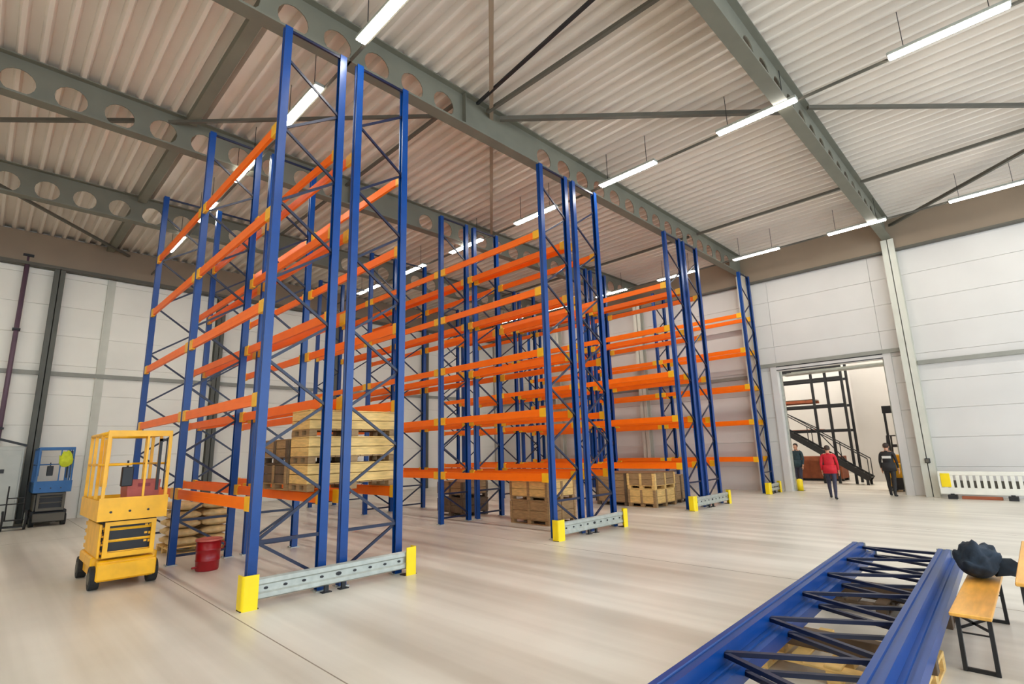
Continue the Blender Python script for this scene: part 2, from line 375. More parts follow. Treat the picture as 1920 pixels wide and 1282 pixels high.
# ------------------------------------------------------------------ pallet racks
H = 8.80; PW = .12; PD = .11; DEP = 1.08; BAY = 3.95
def omega(w_, d_):   # C-section post, web with a shallow groove facing -X
    h = d_/2; g = .02
    return [(-w_/2, -h), (w_/2, -h), (w_/2, -h+.02), (w_/2-.03, -h+.02), (w_/2-.03, -h+.012), (-w_/2+.012, -h+.012), (-w_/2+.012, -.025), (-w_/2+.03, -.015), (-w_/2+.03, .015), (-w_/2+.012, .025),
            (-w_/2+.012, h-.012), (w_/2-.03, h-.012), (w_/2-.03, h-.02), (w_/2, h-.02), (w_/2, h), (-w_/2, h), (-w_/2, .03), (-w_/2+g, .018), (-w_/2+g, -.018), (-w_/2, -.03)]
post_l = MB().prism(omega(PW, PD), .012, H).mesh('upright', BLUE)
post_r = MB().prism([(-x, y) for x, y in omega(PW, PD)], .012, H).mesh('upright', BLUE)
plate = MB().box(-.09, .09, -.09, .09, 0, .012).box(-.10, -.085, -.03, .03, .012, .03).mesh('base_plate', GALV)
LEV = [1.27, 2.70, 4.08, 5.55, 6.98]
ZN = [.78+1.24*k for k in range(7)]           # nodes on the outer post
xi = DEP-PW
br_cache = {}
def brace_mesh(z0, z1, x0, x1):
    key = (round(z1-z0, 3), x1 > x0)
    if key not in br_cache:
        s_ = 1 if x1 > x0 else -1
        br_cache[key] = MB().bar((0, 0, 0), (s_*(xi-.0), 0, z1-z0), .032, .04).mesh('brace', BLUED)
    return br_cache[key]
BL = BAY-PD-.002
def beam_mesh():
    # boxed beam with stepped inner lip
    prof = [(-.025, -.08), (.025, -.08), (.025, .055), (.012, .055), (.012, .08), (-.025, .08)]
    return MB().prism(prof, .0+.05, BL-.05, 1).add([(-.026, .06, -.012), (-.026, BL-.06, -.012), (-.026, BL-.06, .012), (-.026, .06, .012), (-.018, .06, -.02), (-.018, BL-.06, -.02), (-.018, BL-.06, .02), (-.018, .06, .02)], [(0, 1, 2, 3), (4, 5, 1, 0), (7, 6, 2, 3)])
bm_l = beam_mesh().mesh('beam', ORANGE)
mb_ = beam_mesh(); mb_.v = [(-x, y, z) for x, y, z in mb_.v]; bm_r = mb_.mesh('beam', ORANGE)
con = MB().box(-.032, .032, 0, .20, -.10, .10, .006).box(-.036, -.028, .03, .05, -.05, -.03).box(-.036, -.028, .03, .05, .03, .05).mesh('beam_connector', YELLOW)
def rack(x, y, bays, label, mirror):
    t = thing('pallet_rack', label, 'rack', (x, y, 0), 0, 'blue and orange pallet racks')
    xl, xr = PW/2, DEP-PW/2
    for i in range(bays+1):
        yy = i*BAY
        for xx, me in ((xl, post_l), (xr, post_r)):
            p = link('upright', me, t, (xx, yy, 0)); link('base_plate', plate, p)
        zs = []
        a, b_ = (xl+.03, xr-.03) if not mirror else (xr-.03, xl+.03)
        # zigzag: outer nodes ZN on side a, inner nodes between on side b
        seq = [(b_, .22)]
        for z in ZN: seq += [(a, z), (b_, z+.62)]
        for (p, z0), (q, z1) in zip(seq[:-1], seq[1:]):
            if z1 > H-.1: break
            s_ = 1 if q > p else -1
            key = (round(z1-z0, 3), s_)
            if key not in br_cache:
                br_cache[key] = MB().bar((0, 0, 0), (s_*(xr-xl-.06), 0, z1-z0), .032, .04).mesh('brace', BLUED)
            link('brace', br_cache[key], t, (p, yy+.012*s_, z0))
        for z in (.16, .78, H-.05):
            key = ('h', 0)
            if key not in br_cache: br_cache[key] = MB().bar((0, 0, 0), (xr-xl-.06, 0, 0), .035, .045).mesh('brace', BLUED)
            link('brace', br_cache[key], t, (xl+.03, yy-.02, z))
        if i < bays:
            for z in LEV:
                for xx, me in ((xl-.03, bm_l), (xr+.03, bm_r)):
                    bo = link('beam', me, t, (xx, yy+PD/2+.001, z))
                    link('beam_connector', con, bo, (0, 0, 0))
                    link('beam_connector', con, bo, (0, BL-.20, 0))
    return t
YR = 7.67
racks = [(2.69, 2, 'nearest tall blue rack with orange beams, left half, red drum under it', False), (4.0-.02, 2, 'right half of the nearest rack pair, standing nearest the camera by the guard rail', True),
         (8.87, 3, 'rack of the second pair whose orange beams face left over the timber crates', False), (10.16, 3, 'hind rack of the second pair with the brown crates inside', True),
         (15.0, 3, 'rack of the third pair facing left with pine crates under it', False), (16.28, 3, 'hind rack of the third pair, far side of the pine crates', True),
         (21.12, 3, 'last single blue rack against the right wall by the doorway', False)]
for x, n, l, mi in racks: rack(x, YR, n, l, mi)

# end guards
def guard(xa, xb, y, label):
    t = thing('rack_end_guard', label, 'guard rail', (xa, y, 0), 0, 'rack end guards')
    Lg = xb-xa
    prof = [(0, .10), (-.03, .12), (-.03, .17), (-.008, .19), (-.008, .27), (-.03, .29), (-.03, .345), (0, .365), (.012, .365), (-.018, .335), (-.018, .297), (.006, .275), (.006, .185), (-.018, .163), (-.018, .127), (.012, .10)]
    obj('guard_rail', MB().prism(prof, .10, Lg-.10, 0), GALV, t)
    nb = 9
    for k in range(nb):
        x = .25+(Lg-.5)*k/(nb-1); r = .022 if k != 4 else .034
        pts = [(x+r*1.3*math.cos(2*PI*j/8), .23+r*.8*math.sin(2*PI*j/8)) for j in range(8)]
        obj('bolt', MB().prism(pts, -.016, -.007, 1), BLACK, t)
    for xf in (Lg/2-.16, Lg/2+.10):
        obj('foot', MB().box(xf-.07, xf+.07, -.01, .08, 0, .012).box(xf-.03, xf+.03, .014, .05, .012, .3), BLACK, t)
    for s_, xx in ((1, 0), (-1, Lg)):
        # L-shaped corner protector, rounded
        R_ = .045; pts = []
        leg = .2
        outer = [(0, leg-.03), (0, R_)] + [(R_-R_*math.cos(a), R_-R_*math.sin(a)) for a in (PI/8, PI/4, 3*PI/8)] + [(R_, 0), (leg, 0)]
        inner = [(leg, .014), (.03, .02), (.018, .04), (.014, leg-.03)]
        poly = [(xx+s_*p[0]-s_*.06, p[1]-.06) for p in outer+inner]
        c_ = obj('corner_post', MB().prism(poly, 0, .42), GUARDY, t)
        obj('foot', MB().box(min(xx-s_*.06, xx+s_*.16), max(xx-s_*.06, xx+s_*.16), -.045, .10, 0, .012), BLACK, c_)
    return t
guard(2.62, 5.14, 7.45, 'grey perforated guard rail between yellow corners before the nearest racks')
guard(8.80, 11.32, 7.45, 'grey guard rail with yellow corners before the second rack pair')
guard(14.93, 17.44, 7.45, 'grey guard rail with yellow corners before the third rack pair')
guard(21.04, 22.22, 7.45, 'short guard rail with yellow corners before the last rack by the doorway')
bo = obj('bollard', MB().tube([(0, 0, 0), (0, 0, .42), (0, 0, .46)], [.11, .11, .05], 14), GUARDY, None, (WX+.42, 6.96, 0), True)
tag(bo, 'low pale yellow bollard just inside the doorway on its left', 'bollard')
obj('base_plate', MB().box(-.13, .13, -.13, .13, 0, .01), BLACK, bo)

# ------------------------------------------------------------------ pallets and crates
def plank(parent, x0, x1, y0, y1, z0, z1, m, name='plank'):
    return obj(name, MB().box(x0, x1, y0, y1, z0, z1, .004), m, parent)
def crate(x, y, z, lx, ly, h, m, label, feet=.12, rows_=2, straps=True, group=None, m2=None):
    t = thing('wooden_crate', label, 'crate', (x, y, z), 0, group)
    m2 = m2 or m
    for fx in (0, lx/2-.06, lx-.12):
        for fy in (0, ly/2-.06, ly-.12):
            obj('foot_block', MB().box(fx, fx+.12, fy, fy+.12, .02, feet-.02), m2, t)
        plank(t, fx, fx+.12, 0, ly, 0, .02, m2, 'skid')
    nb = max(3, int(lx/.2))
    for k in range(nb):
        a = lx*k/nb; plank(t, a+.004, a+lx/nb-.004, 0, ly, feet-.02, feet, m2, 'deck_board')
    hb = (h-feet-.02)/rows_
    for r in range(rows_):
        z0, z1 = feet+hb*r+.004, feet+hb*(r+1)-.004
        plank(t, 0, lx, 0, .022, z0, z1, m, 'side_board'); plank(t, 0, lx, ly-.022, ly, z0, z1, m, 'side_board')
        plank(t, 0, .022, .024, ly-.024, z0, z1, m, 'side_board'); plank(t, lx-.022, lx, .024, ly-.024, z0, z1, m, 'side_board')
    nt_ = max(4, int(ly/.2))
    for k in range(nt_):
        a = ly*k/nt_; plank(t, 0, lx, a+.003, a+ly/nt_-.003, h-.02, h, m, 'lid_board')
    if straps:
        for sx in (.0, lx/2-.04, lx-.08):
            plank(t, sx, sx+.08, -.02, -.001, feet, h-.02, m2, 'batten')
        for sy in (.0, ly/2-.04, ly-.08):
            plank(t, -.02, -.001, sy, sy+.08, feet, h-.02, m2, 'batten')
    return t
zt = LEV[0]+.082
for k, l in enumerate(['bottom wide pine crate of the stack on the lowest beams of the nearest racks', 'middle wide pine crate of the stack on the nearest racks', 'topmost wide pine crate of the stack on the nearest racks']):
    crate(3.58, 7.96, zt+.003+.417*k, 1.54, .66, .415, WOODP, l, .11, 2, False, 'wide pine crates stacked on the nearest racks', WOODB)
crate(3.56, 8.66, zt+.003, 1.2, 1.08, .415, WOODD, 'lower added crate, dark for the shaded left side of the pine stack on the nearest racks', .11, 2, True, None, WOODB)  # added dark crates give the pine stack its shaded left side
crate(3.56, 8.66, zt+.42, 1.2, 1.08, .40, WOODB, 'upper added crate, brown for the shaded left side of the pine stack on the nearest racks', .11, 2, True, None, WOODD)
crate(10.28, 9.0, 0, 1.1, 1.35, .58, WOODB, 'brown crate on the floor under the second rack pair', .12, 2, True, None, WOODB)
crate(10.28, 9.0, .585, 1.1, 1.35, .50, WOODP, 'pale pine crate standing on the brown crate in the second rack pair', .11, 2, True, None, WOODB)
crate(10.25, 12.3, 0, 1.0, 1.2, .52, WOODD, 'dark crate on the floor deeper inside the second rack pair', .12, 2, True, None, WOODD)
crate(10.25, 12.3, .525, 1.0, 1.2, .48, WOODB, 'brown crate on top of the dark crate deep in the second pair', .11, 2, True, None, WOODD)
crate(15.08, 8.75, 0, 1.3, 1.0, .55, WOODP, 'front pine crate on the floor under the third rack pair', .12, 2, True, None, WOODB)
crate(15.08, 8.75, .555, 1.3, 1.0, .50, WOODB, 'brown crate stacked on the front pine crate in the third rack pair', .11, 2, True, None, WOODP)
crate(15.1, 9.8, 0, 1.2, 1.2, 1.05, WOODB, 'tall brown crate behind the pine crate in the third rack pair', .12, 4, True, None, WOODD)
crate(16.5, 8.85, 0, .9, 1.2, .9, WOODB, 'tall brown crate on the right beside the pine crates in the third pair', .12, 3, True, None, WOODD)

def pallet(x, y, z, label, rz=0, m=WOODB, lx=1.2, ly=.8):
    t = thing('pallet', label, 'pallet', (x, y, z), rz)
    for fy in (0, ly/2-.05, ly-.1):
        plank(t, 0, lx, fy, fy+.1, 0, .02, m, 'skid')
        for fx in (0, lx/2-.06, lx-.12): obj('foot_block', MB().box(fx, fx+.12, fy, fy+.1, .02, .10), m, t)
    for fx in (0, lx/2-.06, lx-.12): plank(t, fx, fx+.12, 0, ly, .10, .12, m, 'stringer')
    for k in range(5):
        a = (ly-.12)*k/4; plank(t, 0, lx, a, a+.12, .12, .142, m, 'deck_board')
    return t
pallet(2.95, 12.75, 0, 'pine pallet on the floor beneath the tan sacks', 0, WOODP, 1.15, 1.0)
def sack_mesh():
    bm = bmesh.new(); bmesh.ops.create_cube(bm, size=1)
    bmesh.ops.subdivide_edges(bm, edges=bm.edges[:], cuts=5, use_grid_fill=True)
    for v in bm.verts:
        x, y, z = v.co*2
        e = 1-.25*abs(x)**4-.25*abs(y)**4
        v.co.z = z*.080*max(.28, (1-abs(x)**5*.7)*(1-abs(y)**5*.7)) + .006*math.sin(9*x+4*y)
        v.co.x = x*.28*(1-.05*y*y); v.co.y = y*.24*(1-.08*x*x)+.006*math.sin(8*x)
    me = bpy.data.meshes.new('sack'); bm.to_mesh(me); bm.free(); me.materials.append(SACK)
    for p in me.polygons: p.use_smooth = True
    return me
sk = sack_mesh()
lay = ['bottom', 'second', 'middle', 'fourth', 'top']
for l in range(5):
    for i in range(2):
        for j in range(2):
            o = link('paper_sack', sk, None, (3.24+i*.58, 13.0+j*.50, .142+.087+l*.174), (0, 0, random.uniform(-.02, .02)))
            tag(o, 'tan paper sack at the %s %s of the %s layer on the sack pallet' % (('front', 'back')[j], ('left', 'right')[i], lay[l]), 'sack', 'tan sacks piled on the pallet')

# red drum
t = thing('red_drum', 'dark red drum with lid on the floor under the nearest rack', 'drum', (3.07, 10.62, 0))
obj('body', MB().tube([(0, 0, 0), (0, 0, .02), (0, 0, .16), (0, 0, .17), (0, 0, .18), (0, 0, .34), (0, 0, .35), (0, 0, .36), (0, 0, .49)], [.17, .18, .185, .195, .185, .19, .2, .19, .195], 24), RED, t, smooth=True)
obj('lid', MB().tube([(0, 0, .49), (0, 0, .52), (0, 0, .525), (0, 0, .51)], [.21, .21, .19, .05], 24), PINK, t)
obj('handle', MB().tube([(.20, -.03, .45), (.25, -.02, .43), (.26, 0, .38), (.25, .02, .33), (.20, .03, .31)], .012, 6), RED, t)
obj('tap', MB().tube([(-.17, -.03, .07), (-.25, -.04, .07)], .018, 8), RED, t)

# ------------------------------------------------------------------ scissor lifts
def lift(x, y, W, Ln, main, label, dark=False, rz=0, cat='lift'):
    t = thing('scissor_lift', label, cat, (x, y, 0), rz, 'scissor lifts')
    base = main if not dark else BLACK; STEEL = GIRDD
    obj('chassis', MB().box(.06, W-.06, .02, Ln-.02, .12, .42, .02).box(.0, W, .22, Ln-.4, .30, .46, .02), base, t)
    obj('front_bumper', MB().box(.05, W-.05, -.03, .018, .14, .38, .015), main if not dark else STEEL, t)
    for (wx, wy) in ((0, .2), (W-.12, .2), (0, Ln-.28), (W-.12, Ln-.28)):
        pts = [(wy+.17*math.cos(2*PI*k/18), .17+.17*math.sin(2*PI*k/18)) for k in range(18)]
        wh = obj('wheel', MB().prism(pts, wx, wx+.12, 0), RUBBER, t)
        pts = [(wy+.09*math.cos(2*PI*k/12), .17+.09*math.sin(2*PI*k/12)) for k in range(12)]
        obj('hub', MB().prism(pts, wx-.006, wx+.126, 0), GIRDD, wh)
    # folded scissor arms
    for k in range(4):
        z = .50+.12*k
        for sx in (.12, W-.18):
            obj('scissor_arm', MB().bar((sx+.03, .10, z), (sx+.03, Ln-.15, z+.04), .05, .075), main if not dark else STEEL, t)
            obj('scissor_arm', MB().bar((sx-.03, Ln-.12, z), (sx-.03, .10, z+.04), .04, .06), BLACK if dark else main, t)
    for k in range(3):
        obj('cross_tube', MB().tube([(.10, .12, .52+.17*k), (W-.10, .12, .52+.17*k)], .028, 8), main if not dark else STEEL, t)
    obj('cylinder', MB().tube([(W/2, .3, .52), (W/2, Ln-.3, .86)], .05, 10), BLACK, t, smooth=True)
    obj('front_frame', MB().box(.10, W-.10, .0, .04, .92, .98).box(.10, W-.10, .0, .04, .46, .53).box(.10, .16, .0, .04, .53, .92).box(W-.16, W-.10, .0, .04, .53, .92), main if not dark else STEEL, t)
    obj('arm_cover', MB().box(.04, .075, .06, Ln*.7, .46, .95, .006), main if not dark else STEEL, t)
    obj('dark_backing', MB().box(.08, W-.08, .10, Ln-.3, .47, .99, .01), BLACK, t)  # black block added inside to darken the gaps between the folded arms
    # platform
    obj('platform', MB().box(0, W, -.02, Ln, 1.02, 1.08, .01), GALV, t)
    obj('toe_board', MB().box(-.02, W+.02, -.045, -.02, 1.0, 1.34).box(-.02, 0, -.02, Ln, 1.0, 1.30).box(W, W+.02, -.02, Ln, 1.0, 1.30).box(0, W, Ln, Ln+.02, 1.0, 1.30), main, t)
    for k in range(3):
        x_ = .14+.24*k
        pts = [(x_+.018*math.cos(2*PI*j/8), 1.13+.018*math.sin(2*PI*j/8)) for j in range(8)]
        obj('bolt', MB().prism(pts, -.052, -.045, 1), BLACK, t)
    r = .019
    for (px, py) in ((.02, 0), (W-.02, 0), (.02, Ln-.03), (W-.02, Ln-.03), (.02, Ln*.36), (W-.02, Ln*.36), (.02, Ln*.7), (W-.02, Ln*.7)):
        obj('rail_post', MB().box(px-.022, px+.022, py-.022, py+.022, 1.30, 2.32), main, t)
    obj('rail_post', MB().box(W*.62-.015, W*.62+.015, -.015, .015, 1.34, 2.32), main, t)
    for z, rr_ in ((2.33, .03), (1.84, .018)):
        a, b2, c2, d2 = (.02, 0, z), (W-.02, 0, z), (W-.02, Ln-.03, z), (.02, Ln-.03, z)
        if z > 2: obj('top_rail', MB().box(0, W, -.02, .03, 2.28, 2.37), main, t)
        else: obj('mid_rail', MB().tube([(.02, 0, z), (W*.4, 0, z)], rr_, 8), main, t)
        for p, q in ((b2, c2), (c2, d2), (d2, a)):
            obj('top_rail' if z > 2 else 'mid_rail', MB().tube([p, q], rr_, 8), main, t, smooth=True)
    obj('side_panel', MB().box(.045, .06, .03, Ln*.34, 1.5, 2.25), main, t)
    cb = obj('control_box', MB().box(.24, .39, .05, .15, 1.50, 1.80, .01), BLACK, t)
    obj('joystick', MB().tube([(.31, .10, 1.80), (.31, .10, 1.9)], .014, 8), BLACK, cb)
    obj('gate', MB().box(W-.16, W-.12, .03, .06, 1.42, 2.24).box(W-.06, W-.045, .03, .06, 1.42, 2.24).box(W-.16, W-.045, .03, .06, 2.20, 2.24), BLACK, t)
    return t
lift(1.42, 10.3, .86, 1.78, LIFTY, 'yellow scissor lift standing folded left of the nearest rack')
lift(1.36, 21.9, .86, 1.7, LIFTB, 'blue scissor lift parked by the left wall under the dark column', True)
# box on yellow lift
t = thing('parts_bin', 'faded red parts bin on the yellow lift platform', 'bin', (1.80, 10.55, 1.081))
obj('tub', MB().add([(0, 0, 0), (.4, 0, 0), (.4, .5, 0), (0, .5, 0), (-.03, -.03, .5), (.43, -.03, .5), (.43, .53, .5), (-.03, .53, .5), (.01, .01, .5), (.39, .01, .5), (.39, .49, .5), (.01, .49, .5), (.02, .02, .3), (.38, .02, .3), (.38, .48, .3), (.02, .48, .3)],
    [(0, 1, 2, 3), (0, 1, 5, 4), (1, 2, 6, 5), (2, 3, 7, 6), (3, 0, 4, 7), (4, 5, 9, 8), (5, 6, 10, 9), (6, 7, 11, 10), (7, 4, 8, 11), (8, 9, 13, 12), (9, 10, 14, 13), (10, 11, 15, 14), (11, 8, 12, 15), (12, 13, 14, 15)]), PINK, t)
obj('grip', MB().box(.12, .28, -.045, -.03, .40, .45), RED, t)
def cloth_blob(name, m, size, seed, detail=5, fold=.25):
    bm = bmesh.new(); bmesh.ops.create_icosphere(bm, subdivisions=4, radius=1)
    from mathutils import noise
    for v in bm.verts:
        p = v.co.copy(); q = p*1.6+Vector((seed, 0, 0))
        d_ = 1+fold*noise.noise(q)+.10*noise.noise(q*2.4)
        v.co = Vector((p.x*size[0]*d_, p.y*size[1]*d_, max(0, (p.z*.5+.5)*size[2]*d_*(1+.25*noise.noise(q*1.1)))))
    me = bpy.data.meshes.new(name); bm.to_mesh(me); bm.free(); me.materials.append(m)
    for p in me.polygons: p.use_smooth = True
    return me
o = link('safety_jacket', cloth_blob('jacket', HIVIS, (.18, .07, .42), 3.1), None, (2.0, 21.77, 1.75)); tag(o, 'yellow green hi-vis jacket hung on the blue lift rail', 'jacket')

# site box and hand cart by the left wall
t = thing('steel_locker', 'pale grey steel locker box with dark pitched top at the left edge', 'locker', (-.9, 22.5, 0))
obj('body', MB().box(0, 1.95, 0, .9, .05, 2.42, .01), CABG, t)
obj('door', MB().box(.05, .95, -.02, -.001, .15, 2.3, .004), CABG, t); dd = obj('door', MB().box(1.0, 1.90, -.02, -.001, .15, 2.3, .004), CABG, t)
obj('lock', MB().box(1.45, 1.55, -.05, -.02, 1.62, 1.74), BLACK, dd)
obj('top_trim', MB().bar((1.98, -.02, 2.44), (1.35, -.02, 2.64), .05, .07).bar((1.35, -.02, 2.64), (.9, -.02, 2.44), .05, .05), BLACK, t)
obj('foot', MB().box(.02, .12, .02, .88, 0, .05).box(1.83, 1.93, .02, .88, 0, .05), BLACK, t)
t = thing('hand_cart', 'dark two wheeled hand cart standing before the grey locker', 'cart', (.72, 21.6, 0))
for s_ in (0, .5):
    pts = [(.28*math.cos(2*PI*k/18), .28+.28*math.sin(2*PI*k/18)) for k in range(18)]
    w_ = obj('wheel', MB().prism(pts, s_, s_+.05, 0), RUBBER, t)
    pts = [(.2*math.cos(2*PI*k/12), .28+.2*math.sin(2*PI*k/12)) for k in range(12)]
    obj('rim', MB().prism(pts, s_-.004, s_+.054, 0), GALV, w_)
obj('frame', MB().tube([(.08, 0, .28), (.08, .15, .9), (.08, .1, 1.25)], .018, 8).tube([(.46, 0, .28), (.46, .15, .9), (.46, .1, 1.25)], .018, 8).tube([(.08, .15, .9), (.46, .15, .9)], .016, 8), BLACK, t)
obj('handle', MB().tube([(-.55, -.1, .72), (.08, 0, .74), (.46, 0, .74)], .018, 8), BLACK, t)
obj('axle', MB().tube([(0, 0, .28), (.55, 0, .28)], .02, 8), BLACK, t)
obj('toe_plate', MB().box(.04, .5, -.22, .02, .08, .10), BLACK, t)

# ------------------------------------------------------------------ stack of spare rack frames (lying along X)
FL = 8.7; FWd = 1.06
sp_post = MB(); pf = omega(.12, .105)
def lay_frame(y, z, label, x0=.28):
    t = thing('spare_rack_frame', label, 'rack frame', (x0, y, z), math.radians(1.8), 'spare blue rack frames lying on pallets')
    for yy in (0, FWd-.12):
        h = .105
        prof = [(0, 0), (.12, 0), (.12, h), (.078, h), (.072, h-.014), (.048, h-.014), (.042, h), (0, h)]
        obj('upright', MB().prism([(yy+a, b_) for a, b_ in prof], 0, FL, 0), BLUE, t)
        obj('base_plate', MB().box(FL, FL+.012, yy-.02, yy+.14, 0, .10), GALV, t)
    x = 8.62
    obj('brace', MB().bar((x+.02, .11, .05), (x+.02, FWd-.11, .05), .04, .03), BLUED, t)
    while x > 1.1:
        obj('brace', MB().bar((x, FWd-.11, .05), (x-.42, .11, .05), .04, .03), BLUED, t)
        obj('brace', MB().bar((x-.52, .11, .055), (x-.98, FWd-.11, .055), .04, .03), BLUED, t)
        x -= .98
    return t
zb = .286
for k, (yy, l) in enumerate(((.65, 'lower spare blue frame, shifted right under the top one'), (.76, 'topmost spare blue frame lying on the stack'))):
    lay_frame(yy, zb+.107*k, l, .28-.06*(k % 2))
pallet(7.15, .92, 0, 'dark pallet under the far end of the spare frames', 0, WOODD, .75, 1.2)
pallet(5.0, .86, 0, 'pine pallet under the middle of the spare frames', 0, WOODP, .95, 1.2)
pallet(2.4, .75, 0, 'pallet under the near end of the spare frames', 0, WOODB, .8, 1.2)
for x, l in ((7.4, 'dark timber bearer on the far pallet under the spare frames'), (5.3, 'timber bearer on the middle pallet under the spare frames'), (2.5, 'timber bearer on the near pallet')):
    o = obj('timber_bearer', MB().box(0, .1, 0, 1.25, 0, .14, .004), WOODD, None, (x, .74+.03*(x-2.5), .1425)); tag(o, l, 'timber')

# ------------------------------------------------------------------ bench, jacket, table
def folding(x, y, z, Ln, Wd, label, name, cat, nb=1):
    t = thing(name, label, cat, (x, y, 0))
    for k in range(nb):
        obj('seat_board' if nb == 1 else 'table_board', MB().box(0, Ln, Wd*k/nb+.002, Wd*(k+1)/nb-.002, z-.03, z, .006), BENCHW, t)
    for lx, s_ in ((.18, 1), (Ln-.45, -1)):
        for yy in (.02, Wd-.05):
            obj('leg', MB().bar((lx, yy+.015, z-.03), (lx-.06*s_, yy+.015, 0), .03, .04), BLACK, t)
        obj('crossbar', MB().bar((lx-.055*s_, .02, .015), (lx-.055*s_, Wd-.02, .015), .025, .03), BLACK, t)
        obj('crossbar', MB().bar((lx, .03, z-.05), (lx, Wd-.03, z-.16), .015, .02), BLACK, t)
        obj('crossbar', MB().bar((lx, Wd-.03, z-.05), (lx, .03, z-.16), .015, .02), BLACK, t)
        obj('crossbar', MB().bar((lx, .03, z-.19), (lx, Wd-.03, z-.19), .012, .012), BLACK, t)
    return t
folding(5.90, .50, .47, 2.2, .275, 'orange pine folding bench with black steel legs beside the spare frames', 'folding_bench', 'bench')
folding(5.88, -.18, .77, 2.3, .50, 'orange pine folding table cut by the right picture edge', 'folding_table', 'table', 2)
o = link('work_jacket', cloth_blob('work_jacket', NAVY, (.32, .18, .34), 8.3, fold=.2), None, (7.5, .66, .471)); tag(o, 'dark navy jacket crumpled on the pine bench', 'jacket')
s2 = obj('sleeve', MB().tube([(-.05, -.12, .12), (-.0, -.25, .13), (.05, -.33, .08)], [.09, .085, .06], 12), NAVY, o, smooth=True)
t = thing('green_crate', 'green plastic crate at the bottom right picture corner', 'crate', (5.25, .02, 0))
mbx = MB().box(0, .4, 0, .02, 0, .28).box(0, .4, .28, .30, 0, .28).box(0, .02, .02, .28, 0, .28).box(.38, .4, .02, .28, 0, .28).box(0, .4, 0, .3, 0, .02)
obj('tub', mbx, GREEN, t); obj('rim', MB().box(-.01, .41, -.01, .0, .25, .28).box(-.01, 0, 0, .3, .25, .28), GREEN, t)

# ------------------------------------------------------------------ white barrier by the right wall
t = thing('white_barrier', 'white slatted plastic barrier along the foot of the right wall', 'barrier', (21.85, .35, 0))
BLn = 2.15
obj('top_rail', MB().box(0, .06, 0, BLn, .72, .84, .01), WHITEP, t); obj('bottom_rail', MB().box(0, .06, 0, BLn, .14, .34, .01), WHITEP, t)
for k in range(14):
    y = .03+k*(BLn-.08)/13
    obj('slat', MB().box(.005, .055, y, y+(.09 if k < 13 else .05), .34, .72), WHITEP, t)
obj('end_plate', MB().box(-.01, .07, BLn-.30, BLn-.06, .36, .78, .005), GUARDY, t)
obj('gap_shade_sheet', MB().box(.075, .085, .1, BLn-.35, .30, .56), GIRDD, t)  # dark sheet added behind the slats to give shadowed gaps
for y in (.35, BLn-.4): obj('foot', MB().box(-.14, .2, y, y+.22, 0, .12).box(0, .06, y+.06, y+.16, .12, .16), BLACK, t)
bs = MB().box(.02, .16, 0, .9, 0, .13)
o = obj('barrier_base', MB().box(-.06, .1, 0, .95, 0, .09, .01), RUST, None, (21.9, 1.05, 0)); tag(o, 'dark red beam lying under the white barrier', 'beam')

# ------------------------------------------------------------------ next hall contents
t = thing('mezzanine_rack', 'dark shelving tower beyond the doorway seen against the white wall', 'rack', (27.6, 5.9, 0))
for (px, py) in ((0, 0.1), (0, .75), (.0, 1.35), (1.0, .1), (1.0, 1.0), (0, 2.95), (1.0, 2.95), (1.0, 4.2)):
    obj('post', MB().box(px-.05, px+.05, py-.05, py+.05, 0, 5.6), BLACK, t)
for z, m_, y1 in ((2.35, BLACK, 4.2), (3.5, BLACK, 4.2), (3.75, RUST, 4.2), (4.75, BLACK, 4.2), (5.25, BLACK, 4.2)):
    for px in (0, 1.0): obj('shelf_beam', MB().box(px-.03, px+.03, .1 if z != 3.75 else 1.4, y1, z-.06, z+.06), m_, t)
obj('shelf_deck', MB().box(0, 1, 1.3, 4.2, 2.41, 2.44), RUST, t); obj('shelf_deck', MB().box(0, 1, 1.4, 4.2, 3.82, 3.85), WOODD, t)
for p, q in (((0, .1, 0.6), (0, 1.35, 2.3)), ((0, 1.4, 2.5), (0, 2.9, 3.4))): obj('brace', MB().bar(p, q, .04), BLACK, t)
obj('base_beam', MB().box(-.04, .04, 1.2, 4.2, 1.0, 1.2), RUST, t)
t = thing('staircase', 'dark steel staircase descending in the hall beyond the doorway', 'stairs', (26.9, 5.0, 0))
a, b_ = Vector((0, .35, .25)), Vector((0, 3.6, 2.45))
for px in (0, .62):
    obj('stringer', MB().bar((px, a.y, a.z), (px, b_.y, b_.z), .05, .24), BLACK, t)
    obj('handrail', MB().bar((px, a.y, a.z+.85), (px, b_.y, b_.z+.85), .04), BLACK, t)
    for k in range(4):
        p = a.lerp(b_, k/3); obj('baluster', MB().box(px-.015, px+.015, p.y-.015, p.y+.015, p.z, p.z+.85), BLACK, t)
for k in range(11):
    p = a.lerp(b_, (k+.3)/11); obj('tread', MB().box(.03, .59, p.y-.12, p.y+.12, p.z-.01, p.z+.02), GIRDD, t)
obj('support_post', MB().box(-.03, .03, .4, .5, 0, .35), BLACK, t); obj('support_post', MB().box(.59, .65, .4, .5, 0, .35), BLACK, t)
obj('support_post', MB().box(.28, .34, 3.5, 3.6, 0, 2.4), BLACK, t)
t = thing('rust_container', 'rust brown steel container behind the red clothed worker', 'container', (29.2, 6.9, 0))
obj('body', MB().box(0, 1.2, 0, 2.0, .1, 1.15, .01), RUST, t)
for k in range(5): obj('rib', MB().box(-.03, -.001, .1+k*.42, .2+k*.42, .15, 1.1), RUST, t)
obj('skid', MB().box(.05, .25, 0, 2.0, 0, .1).box(.95, 1.15, 0, 2.0, 0, .1), BLACK, t)
t = thing('forklift', 'yellow forklift with raised dark mast behind the black clothed worker', 'forklift', (24.0, 3.42, 0))
